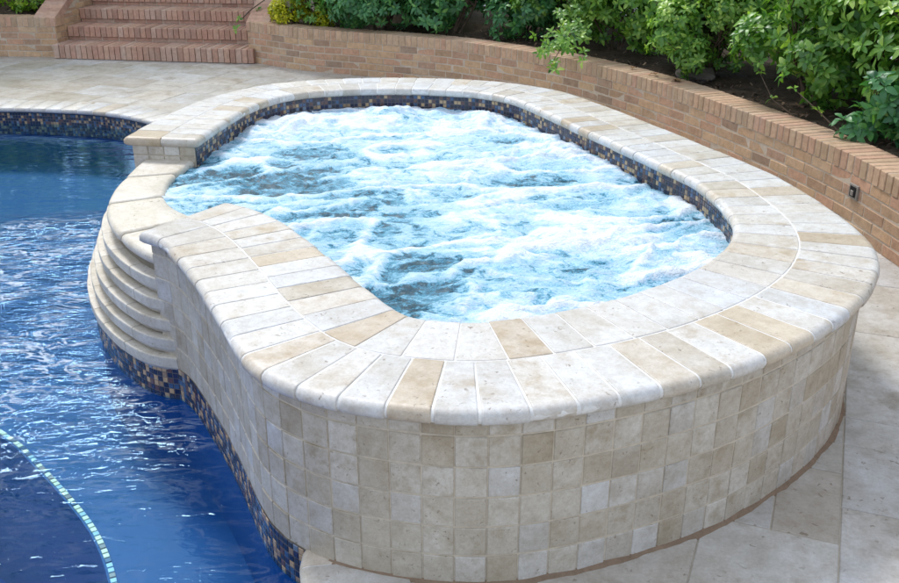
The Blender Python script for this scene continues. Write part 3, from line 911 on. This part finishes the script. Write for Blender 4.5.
# stairs
sa_ = R(-8.4); ux, uy = math.cos(sa_), math.sin(sa_); vx, vy = -uy, ux
O = (-4.44, 11.15)
def st_w(u, v, z): return (O[0]+ux*u+vx*v, O[1]+uy*u+vy*v, z)
SW = 2.24
stairs = thing('brick_stairs', 'pink brick steps with rowlock treads rising between two sloping cheek walls', 'stairs', (O[0]+1.1, O[1], 0))
rise, run = .158, .33
for k in range(7):
    zt = rise*(k+1); v0 = -.10+run*k
    mb = MB(); u = 0.0 if k else -.02
    uend = SW if k else SW+.06
    while u < uend-.03:
        w = .0675*random.uniform(.95, 1.05); j = random.uniform(-.003, .003); c = rc()
        S = lambda a, b, n: st_w(a, b, zt+n)
        mb.slab(lambda a, b, n, j=j: st_w(a, b, zt+n), u+.004, u+w-.004, v0+j, v0+.35, .112 if k else .15, .005, col=c, tilt=.0015)
        u += w
    # riser course below the nosing
    if k:
        u = 0
        while u < SW-.05:
            mb.slab(lambda a, b, n: st_w(a, v0+.022-n, b), u+.004, min(SW, u+.2)-.004, zt-rise+.002, zt-.116, .02, .003)
            u += .203
    o = kid(mb.build('step', M['stepbrick']), stairs)
mb = MB()
for k in range(7):
    zt = rise*(k+1); v0 = -.10+run*k
    q = [st_w(0, v0+.025, 0), st_w(SW, v0+.025, 0), st_w(SW, v0+.36, 0), st_w(0, v0+.36, 0)]
    b = len(mb.v); mb.v.extend([(p[0], p[1], zz) for zz in (-.02, zt-.006) for p in q])
    for f in ((0,1,5,4),(1,2,6,5),(3,0,4,7),(4,5,6,7)): mb.face([b+i for i in f], (.5,.5,.5))
kid(mb.build('mortar', M['mortar']), stairs)
slope = .49
def cheek(ua, ub, label):
    t = thing('cheek_wall', label, 'brick wall', st_w((ua+ub)/2, .5, 0))
    mb = MB()
    inner = ub if ub <= .1 else ua
    sg = 1 if ub <= .1 else -1
    L = 2.4
    # side bricks
    z = .0; r = 0
    while z < 1.6:
        v = -.1 if r % 2 else 0.0
        while v < L:
            a = max(v, 0.0); b_ = min(L, v+.203)
            lim = ZT-.09+slope*a
            z1 = min(z+.064, lim)
            if z1-z > .012 and b_-a > .03:
                mb.slab(lambda p, q, n: st_w(inner+sg*n, p, q), a+.003, b_-.003, z+.002, z1-.002, .02, .0025)
            v = b_ if v >= 0 else v+.203
        z += .068; r += 1
    # front face bricks (returns)
    z = .0; r = 0
    while z < ZT-.11:
        mb.slab(lambda p, q, n: st_w(p, -n, q), ua+.004, ub-.004, z+.002, z+.064, .02, .0025); z += .068
    kid(mb.build('brick_courses', M['brick']), t)
    mb = MB(); v = -.01
    while v < L:
        w = .0675; c = rc()
        mb.slab(lambda a, b, n: st_w(a, b, ZT+slope*max(0,b)+n), ua-.004, ub+.006, v+.004, v+w-.004, .095, .005, col=c, tilt=.001)
        v += w*.9
    kid(mb.build('rowlock_cap', M['stepbrick']), t)
    mb = MB()
    P = [(0.008, -.02), (0.008, ZT-.012), (L, ZT-.012+slope*L), (L, -.02)]
    rows = [[st_w(uu, p[0], p[1]) for p in P] for uu in (ua+.006, ub-.006)]
    mb.grid(rows, (.5,.5,.5), closed=True)
    for rw in rows:
        b = len(mb.v); mb.v.extend(rw); mb.face([b, b+1, b+2, b+3], (.5,.5,.5))
    kid(mb.build('mortar', M['mortar']), t)
cheek(-.26, -.005, 'sloping brick cheek wall on the left side of the steps')
cheek(SW+.005, SW+.26, 'sloping brick cheek wall on the right side of the steps')

# planting beds (soil banks behind the walls)
def bank(name, cv, d0, depth, u0=0, u1=None, rise_=.25, mat='earth', z=.40, n2=40):
    mb = MB(); rows = []; u1 = u1 or cv.len
    n_ = 110
    for i in range(n_+1):
        u = u0+(u1-u0)*i/n_; p = cv.at(u); n = cv.nrm(u)
        rw = []
        for k in range(n2+1):
            t = (k/n2)**1.5; d = d0+depth*t
            x = p[0]-n[0]*d; y = p[1]-n[1]*d
            zz = z + rise_*min(1, t*2.5) + .035*noise.noise((x*3, y*3, 0)) + .022*noise.noise((x*11, y*11, 4)) + .012*noise.noise((x*31, y*31, 7)) + (0.0 if k else -.03)
            rw.append((x, y, zz))
        rows.append(rw)
    mb.grid(rows, (.5,.5,.5), sm=True, flip=False)
    return struct(mb.build(name, M[mat]))
bank('planting_bed', wallc, .22, 3.2, rise_=.06)
bank('planting_bed', leftc, .22, 3.0, rise_=.15)
# mulch crumbs: uncountable
mb = MB()
for cv, n_ in ((wallc, 2600), (leftc, 700)):
    for _ in range(n_):
        u = random.uniform(0, cv.len); d = .26+abs(random.gauss(0, .55)); p = cv.at(u); n = cv.nrm(u)
        x = p[0]-n[0]*d; y = p[1]-n[1]*d; z = .415+.035*noise.noise((x*3, y*3, 0))+random.uniform(0, .03)
        s_ = random.uniform(.006, .022); a = random.uniform(0, PI); c = rc()
        b = len(mb.v); tz = random.uniform(-.01, .01)
        for (p1, q1) in ((-1, -.4), (1, -.5), (1.1, .4), (-.9, .5)):
            mb.v.append((x+s_*(p1*math.cos(a)-q1*math.sin(a)), y+s_*(p1*math.sin(a)+q1*math.cos(a)), z+tz*p1))
        mb.face([b, b+1, b+2, b+3], c)
m = NT('mulch'); v, r, g_, b_, tc = m.coords(False)
m.pbr(m.ramp(r, [(0, (.03,.02,.015)), (.6, (.10,.06,.04)), (.9, (.20,.12,.07)), (1, (.30,.25,.18))]), .9); M['mulch'] = m.m
o = mb.build('mulch', M['mulch']); o['kind'] = 'stuff'; o['label'] = 'dark bark mulch and leaf litter covering the planting beds'; o['category'] = 'mulch'
# pale drive beyond the shrubs
mb = MB(); rows = []
for i in range(60):
    u = wallc.len*i/59; p = wallc.at(u); n = wallc.nrm(u)
    rows.append([(p[0]-n[0]*d, p[1]-n[1]*d, .47+(d-2.3)*.02) for d in (2.3, 5, 9)])
mb.grid(rows, (.5,.5,.5))
struct(mb.build('driveway', M['drive']))

# ------------------------------------------------------------------ shrubs
def leaf(mb, base, d, up, L, W, col, droop=.25):
    d = d.normalized(); s_ = d.cross(up)
    if s_.length < 1e-3: s_ = Vector((1, 0, 0))
    s_.normalize(); n = s_.cross(d)
    b = len(mb.v)
    mid = base + d*L*.5 + n*L*.03; tip = base + d*L - n*L*droop
    q = base+d*L*.8 - n*L*droop*.55
    for p in (base, base+d*L*.22+s_*W*.34+n*W*.12, mid+s_*W*.5+n*W*.15, q+s_*W*.34, tip, q-s_*W*.34, mid-s_*W*.5+n*W*.15, base+d*L*.22-s_*W*.34+n*W*.12, mid, q):
        mb.v.append(tuple(p))
    for f in ((0,1,2,8),(8,2,3,9),(9,3,4),(0,8,6,7),(8,9,5,6),(9,4,5)):
        mb.face([b+i for i in f], col, True)
def rosette(mb, c, axis, nl, L, W, young=.0, rng=random):
    a = axis.cross(Vector((.3, .2, .9)))
    if a.length < 1e-3: a = Vector((1, 0, 0))
    a.normalize(); b = axis.cross(a)
    ph = rng.uniform(0, 6.28)
    for k in range(nl):
        t = ph + k*2.4
        el = rng.uniform(-.05, .45) if k < nl*.65 else rng.uniform(.5, 1.1)
        d = (a*math.cos(t)+b*math.sin(t))*math.cos(el) + axis*math.sin(el)
        ll = L*rng.uniform(.7, 1.1)*(1 if k < nl*.65 else .7)
        r_ = min(1, max(0, rng.gauss(.38, .2) + (young if k >= nl*.65 else young*.4)))
        leaf(mb, c + axis*(k*.0012) + d*.004, d, axis, ll, W*ll/L, (r_, rng.random(), rng.random()))
def shrub_mesh(seed, rx, ry, rz, zc, nros, L, W, nl=8, young=.2):
    rng = random.Random(seed); fol = MB(); br = MB()
    tips = []
    nlob = 13; lobes = []
    for _ in range(nlob):
        th = rng.uniform(0, 2*PI); ph = rng.uniform(-1.0, 1.0)
        lobes.append((Vector((math.cos(th)*math.cos(ph)*rx*.62, math.sin(th)*math.cos(ph)*ry*.62, zc+math.sin(ph)*rz*.75)), rng.uniform(.36, .55)*min(rx, rz)))
    lobes.append((Vector((0, 0, zc)), .55*rx))
    for k in range(nros):
        c0, r0 = rng.choice(lobes)
        d = Vector((rng.gauss(0, 1), rng.gauss(0, 1), rng.gauss(.25, 1))).normalized()
        rr = r0*(1 - abs(rng.gauss(0, .22)))*rng.uniform(.9, 1.12)
        c = c0 + d*rr
        if c.z < .06: c.z = .06+rng.random()*.1
        ax = (d*.8 + Vector((c.x*.4, c.y*.4, .45)) + Vector((rng.gauss(0, .25), rng.gauss(0, .25), rng.gauss(0, .25)))).normalized()
        # outer sun-side rosettes carry the fresh growth
        yg = young*(1.4 if c.z > zc+.1 else .5)*rng.uniform(0, 1.6)
        rosette(fol, c, ax, nl, L*rng.uniform(.8, 1.15), W, yg, rng)
        if k % 5 == 0: tips.append(c)
    for _ in range(6):
        a = rng.uniform(0, 6.28); base = Vector((math.cos(a)*.06, math.sin(a)*.06, -.06))
        e = rng.choice(lobes)[0]
        p1 = base.lerp(e, .4)+Vector((rng.gauss(0, .05), rng.gauss(0, .05), .05))
        br.tube([base, base.lerp(p1, .5)+Vector((rng.gauss(0,.02), rng.gauss(0,.02), 0)), p1, e], .016, .006, 6)
        for _ in range(7):
            t = rng.choice(tips)
            br.tube([p1, p1.lerp(t, .5)+Vector((rng.gauss(0,.04), rng.gauss(0,.04), rng.gauss(0,.04))), t], .006, .002, 5)
    return fol, br
def mesh_obj(mb, name, mat, parent): return mb.build(name, mat, parent)
protos = []
def make_shrub(seed, mat, loc, label, group, **kw):
    t = thing('shrub', label, 'shrub', loc, group)
    f_, b_ = shrub_mesh(seed, **kw)
    f_.build('foliage', M[mat], t); b_.build('branches', M['bark'], t)
    return t
def copy_tree(src, loc, rz, sc, label):
    r = src.copy(); COL.objects.link(r); r.location = loc; r.rotation_euler = (0, 0, rz); r.scale = sc; r['label'] = label
    for c in list(src.children):
        d = c.copy(); COL.objects.link(d); d.parent = r
    return r
G1 = 'leafy shrubs in the bed behind the curved wall'
big = dict(rx=.68, ry=.68, rz=.52, zc=.60, nros=680, L=.085, W=.035, nl=9)
p0 = make_shrub(1, 'leaf', (2.55, 6.75, .40), 'large mid green shrub with pale young tips above the wall right of centre', G1, **big)
p1_ = make_shrub(2, 'leafblue', (.05, 10.25, .40), 'dense dark blue green shrub at the top centre behind the wall', G1, **dict(big, nl=8, young=.12, zc=.48))
p2 = make_shrub(3, 'leaf', (1.55, 8.95, .40), 'bright green shrub hanging over the wall near its bend', G1, **dict(big, young=.45, zc=.55))
p3 = make_shrub(4, 'leafblue', (2.66, 5.72, .40), 'low rounded blue green shrub with broad glossy leaves at the right edge', G1, rx=.38, ry=.38, rz=.26, zc=.24, nros=190, L=.085, W=.040, nl=7, young=.08)
SPOTS = [
 (p1_, (-.75, 10.45, .40), 1.1, .9, 'dark blue green shrub just left of the top centre'),
 (p1_, (.70, 9.95, .40), 2.3, 1.0, 'dark green shrub between the top centre and the overhanging bright one'),
 (p2, (-1.35, 10.75, .42), 2.0, .75, 'smaller loose shrub with lime leaves next to the yellow bush'),
 (p0, (1.15, 9.65, .42), .7, 1.0, 'full green shrub behind the overhanging bright one'),
 (p0, (2.15, 8.05, .42), 3.9, 1.05, 'open green shrub with bare stems showing below at upper right'),
 (p2, (2.05, 7.75, .42), 4.6, .8, 'pale tipped shrub standing low behind the wall where the soil is bare'),
 (p1_, (3.05, 7.55, .45), .4, 1.1, 'dark shrub standing behind the mid green one'),
 (p2, (2.95, 6.15, .42), 5.4, 1.05, 'shrub with dense bright rosettes near the right edge'),
 (p0, (3.35, 5.35, .45), 1.8, 1.05, 'tall green shrub rising behind the low blue green one'),
 (p1_, (3.5, 6.6, .5), 2.9, 1.15, 'dark shrub at the back of the bed on the right'),
 (p0, (3.2, 4.3, .42), 5.0, 1.0, 'green shrub outside the right corner of the bed'),
 (p1_, (-.25, 11.1, .45), 4.2, 1.05, 'dark shrub in the back row at the top centre'),
 (p1_, (1.7, 10.3, .5), 5.9, 1.05, 'dark shrub in the back row above the bend of the wall'),
]
for src, loc, rz, sc, lab in SPOTS: copy_tree(src, loc, rz, (sc, sc, sc), lab)
# yellow bushes by the steps
G2 = 'variegated yellow bushes near the steps'
y0_ = make_shrub(11, 'leafyellow', (-1.72, 10.74, .40), 'small bright yellow euonymus bush right of the steps', G2, rx=.24, ry=.22, rz=.20, zc=.16, nros=170, L=.055, W=.026, nl=7, young=.4)
copy_tree(y0_, (-1.36, 10.60, .38), 1.9, (.6, .6, .6), 'tiny yellow bush beside the larger yellow one near the steps')
y1_ = make_shrub(12, 'leaflime', (-4.95, 11.78, .40), 'lime green bush above the left planter wall nearest the steps', G2, rx=.40, ry=.34, rz=.30, zc=.20, nros=300, L=.055, W=.03, nl=7, young=.5)
copy_tree(y1_, (-5.65, 11.85, .42), 1.2, (1.1, 1.1, 1.1), 'lime green bush at the top left corner')
copy_tree(y1_, (-6.8, 12.0, .42), 2.2, (1.1, 1.1, 1.1), 'lime green bush beyond the left edge')

for (x, y, z, rz, sc, lb) in ((-7.7, 13.3, .5, 1.0, 2.7, 'tall lime shrub far left whose reflection fills the pool corner'), (-6.5, 13.0, .5, 3.0, 2.5, 'tall lime shrub on the bank left of the steps'), (-5.3, 13.3, .55, 5.0, 2.6, 'tall lime shrub just behind the left cheek wall'), (-9.0, 12.9, .5, 4.1, 2.6, 'tall lime shrub at the far end of the left bank')):
    if x == -7.7: y2_ = make_shrub(21, 'treeleaf', (x, y, z), lb, 'tall lime shrubs on the left bank', rx=1.05, ry=.9, rz=.95, zc=1.05, nros=420, L=.15, W=.085, nl=7, young=.3)
    else: copy_tree(y2_, (x, y, z), rz, (sc/2.7,)*3, lb)
# bare leaning stems in the bed
def stem(pts, r, label, leaves=0, grp=None):
    t = thing('bare_stem', label, 'stem', pts[0], grp)
    mb = MB(); mb.tube([Vector(p)-Vector(pts[0]) for p in pts], r, r*.4, 6); mb.build('twig', M['bark'], t)
    if leaves:
        mb = MB()
        for k in range(leaves):
            p = Vector(random.choice(pts[1:]))-Vector(pts[0]); rosette(mb, p, Vector((random.gauss(0,.4), random.gauss(0,.4), 1)).normalized(), 4, .05, .024, .4)
        mb.build('leaves', M['leaf'], t)
    return t
stem([(2.30,6.25,.42),(2.17,6.45,.52),(2.12,6.62,.66)], .006, 'thin pale twig leaning left from the dark soil', 3)
stem([(2.42,5.75,.42),(2.30,5.95,.55),(2.18,6.1,.66)], .006, 'thin leafy stem beside the low blue green shrub', 3)
stem([(-1.05,10.55,.40),(-1.25,10.75,.6),(-1.45,10.95,.95)], .018, 'grey bare branch leaning behind the yellow bush')
stem([(-2.28,10.88,.46),(-2.20,10.98,.54),(-2.02,11.1,.66),(-1.85,11.3,.85),(-1.7,11.5,1.1)], .007, 'green vine twig trailing over the cheek wall beside the steps', 0)
# little leaves at the wall corner by the steps
for p in ((-2.30,10.86,.46), (-2.33,10.80,.36), (-2.12,11.02,.53)):
    iv = MB(); rosette(iv, Vector(p), Vector((-.5, -.6, .6)).normalized(), 5, .06, .04, .5)
    tag(iv.build('ivy_sprig', M['leaf']), 'small green ivy leaves at the brick corner right of the steps', 'ivy', 'ivy sprigs at the brick corner by the steps')
# overhanging branch over the wall
ob = MB(); rngp = [(1.25,8.95,.75),(1.10,8.55,.74),(.95,8.15,.62),(.85,7.95,.52)]
t = thing('drooping_branch', 'leafy branch drooping over the brick wall near its bend', 'branch', rngp[0])
bb = MB(); bb.tube([Vector(p)-Vector(rngp[0]) for p in rngp], .008, .003, 6); bb.build('twig', M['bark'], t)
for k in range(80):
    i = random.randrange(1, 4); p = Vector(rngp[i]).lerp(Vector(rngp[i-1]), random.random())-Vector(rngp[0])+Vector((random.gauss(0,.10), random.gauss(.05,.08), random.gauss(.02,.07)))
    rosette(ob, p, Vector((random.gauss(0,.4), -.5, .6)).normalized(), 7, .065, .028, .3)
ob.build('leaves', M['leaf'], t)

# rock, fallen leaves, electrical box
bm = bmesh.new(); bmesh.ops.create_icosphere(bm, subdivisions=3, radius=1)
for v in bm.verts:
    k = 1+.35*noise.noise(v.co*1.6)+.12*noise.noise(v.co*5)
    v.co = Vector((v.co.x*.16*k, v.co.y*.12*k, v.co.z*.075*k))
me = bpy.data.meshes.new('rock'); bm.to_mesh(me); bm.free(); me.materials.append(M['rock'])
o = bpy.data.objects.new('rock', me); COL.objects.link(o); o.location = (1.98, 7.72, .45); tag(o, 'flat grey brown rock lying in the bare soil behind the wall', 'rock')
labs = ['brown dry leaf curled on the wall top, farthest from the camera', 'brown dry leaf in the middle of three on the wall top', 'largest brown dry leaf on the wall top, nearest the camera']
for (x, y, s_), lb in zip(((1.50, 7.95, .045), (1.64, 7.72, .05), (1.77, 7.42, .065)), labs):
    mb = MB(); rng = random
    for k in range(2): leaf(mb, Vector((0, 0, .004+.006*k)), Vector((rng.uniform(-1, 1), rng.uniform(-1, 1), .15)), Vector((0, 0, 1)), s_*1.2, s_*.7, rc(), .3)
    o = mb.build('fallen_leaf', M['dryleaf']); o.location = (x, y, ZT+.003); tag(o, lb, 'leaf', 'dry leaves on the brick wall')
ub = min(range(len(wallc.P)), key=lambda i: (wallc.P[i][0]-2.30)**2+(wallc.P[i][1]-5.27)**2); ub = wallc.L[ub]
box = thing('outlet_box', 'small open metal outlet box set in the brick wall at the right', 'outlet', (0, 0, 0))
Sb = S_on(wallc)
mb = MB(); mb.slab(lambda u, v, n: Sb(u, v, n+.012), ub-.045, ub+.045, .205, .29, .03, .003); o = mb.build('frame', M['steel'], box)
mb = MB(); mb.slab(lambda u, v, n: Sb(u, v, n+.015), ub-.030, ub+.030, .218, .277, .01, .001); mb.build('opening', M['black'], box)
mb = MB(); mb.slab(lambda u, v, n: Sb(u, v, n+.020), ub-.016, ub+.012, .225, .255, .01, .002); mb.build('socket', M['steel'], box)

# ------------------------------------------------------------------ trees that the pool mirrors
def tree(seed, loc, h, cr, label):
    rng = random.Random(seed); t = thing('tree', label, 'tree', loc, 'broadleaf trees beyond the steps')
    tr_ = MB(); lf = MB()
    top = Vector((rng.uniform(-.3, .3), rng.uniform(-.3, .3), h*.75))
    tr_.tube([Vector((0, 0, 0)), Vector((.05, .03, h*.25)), top*.7, top], .16, .04, 10)
    ends = []
    for k in range(12):
        a = k*2.4+rng.random(); s0 = top*rng.uniform(.35, .9); e = Vector((math.cos(a)*cr*rng.uniform(.5, .95), math.sin(a)*cr*rng.uniform(.5, .95), h*rng.uniform(.45, .98)))
        tr_.tube([s0, s0.lerp(e, .5)+Vector((0, 0, .15)), e], .045, .012, 6); ends.append(e); ends.append(s0.lerp(e, .6))
    for e in ends:
        rad = rng.uniform(.45, .8)
        for _ in range(150):
            d = Vector((rng.gauss(0, 1), rng.gauss(0, 1), rng.gauss(0, .8))).normalized()*rad*rng.random()**.4
            dd = Vector((rng.gauss(0, 1), rng.gauss(0, 1), rng.gauss(-.2, .6))).normalized()
            leaf(lf, e+d, dd, Vector((0, 0, 1)), .24, .15, (rng.random(), rng.random(), 0))
    tr_.build('trunk', M['bark'], t); lf.build('crown', M['treeleaf'], t)
tree(5, (-7.2, 14.2, .3), 5.6, 1.9, 'broadleaf tree left of the steps mirrored in the pool')
tree(6, (-4.9, 16.2, .9), 6.4, 1.8, 'broadleaf tree straight behind the steps mirrored in the pool')
tree(8, (-10.2, 13.0, .3), 5.0, 2.0, 'broadleaf tree beyond the far left of the pool')
tall = [o for o in scene.objects if o.name == 'tree.001'][0]
for (x, y, rz, sc, lb) in ((-8.6, 18.5, 1.0, 1.5, 'tall tree far left behind the steps'), (-1.9, 17.2, 2.2, 1.45, 'tall tree behind the middle of the bed'), (-5.8, 20.5, 4.0, 1.6, 'tallest tree behind the steps'), (1.2, 15.5, 5.1, 1.3, 'tree behind the top centre shrubs'), (4.4, 13.5, 3.0, 1.2, 'tree behind the upper right shrubs')):
    copy_tree(tall, (x, y, .45), rz, (sc, sc, sc), lb)

# ------------------------------------------------------------------ light, sky, camera
w = bpy.data.worlds.new('World'); scene.world = w; w.use_nodes = True
nt = w.node_tree; nt.nodes.clear()
sky = nt.nodes.new('ShaderNodeTexSky'); sky.sky_type = 'NISHITA'; sky.sun_disc = False
EL, AZ = R(52), R(-28)       # azimuth measured from +y towards +x
sky.sun_elevation = EL; sky.sun_rotation = AZ; sky.air_density = 1.0; sky.dust_density = 1.5; sky.ozone_density = 1.0
tcw = nt.nodes.new('ShaderNodeTexCoord')
cn = nt.nodes.new('ShaderNodeTexNoise'); cn.inputs['Scale'].default_value = 2.2; cn.inputs['Detail'].default_value = 6; cn.inputs['Distortion'].default_value = .4
nt.links.new(tcw.outputs['Generated'], cn.inputs['Vector'])
cr = nt.nodes.new('ShaderNodeValToRGB'); cr.color_ramp.elements[0].position = .42; cr.color_ramp.elements[1].position = .62
nt.links.new(cn.outputs['Fac'], cr.inputs['Fac'])
mx = nt.nodes.new('ShaderNodeMix'); mx.data_type = 'RGBA'
nt.links.new(cr.outputs['Color'], mx.inputs[0]); nt.links.new(sky.outputs[0], mx.inputs[6]); mx.inputs[7].default_value = (10.0, 10.8, 12.0, 1)
bg = nt.nodes.new('ShaderNodeBackground'); bg.inputs['Strength'].default_value = .15
nt.links.new(mx.outputs[2], bg.inputs['Color'])
ow = nt.nodes.new('ShaderNodeOutputWorld'); nt.links.new(bg.outputs[0], ow.inputs[0])
sd = bpy.data.lights.new('sun', 'SUN'); sd.energy = 2.8; sd.angle = R(14); sd.color = (1.0, .985, .96)
so = bpy.data.objects.new('sun', sd); COL.objects.link(so)
dirv = Vector((math.sin(AZ)*math.cos(EL), math.cos(AZ)*math.cos(EL), math.sin(EL)))
so.rotation_euler = dirv.to_track_quat('Z', 'Y').to_euler()

cam = bpy.data.cameras.new('camera'); co = bpy.data.objects.new('camera', cam); COL.objects.link(co)
co.location = (0, 0, 1.89); co.rotation_euler = (R(90-23.3), 0, 0)
cam.sensor_width = 36; cam.lens = 36*962/899; cam.clip_end = 2000
scene.camera = co
scene.view_settings.view_transform = 'Standard'; scene.view_settings.look = 'None'; scene.view_settings.exposure = 0
scene.cycles.max_bounces = 8; scene.cycles.transparent_max_bounces = 8
scene.cycles.caustics_reflective = False; scene.cycles.caustics_refractive = False
scene.cycles.use_denoising = True
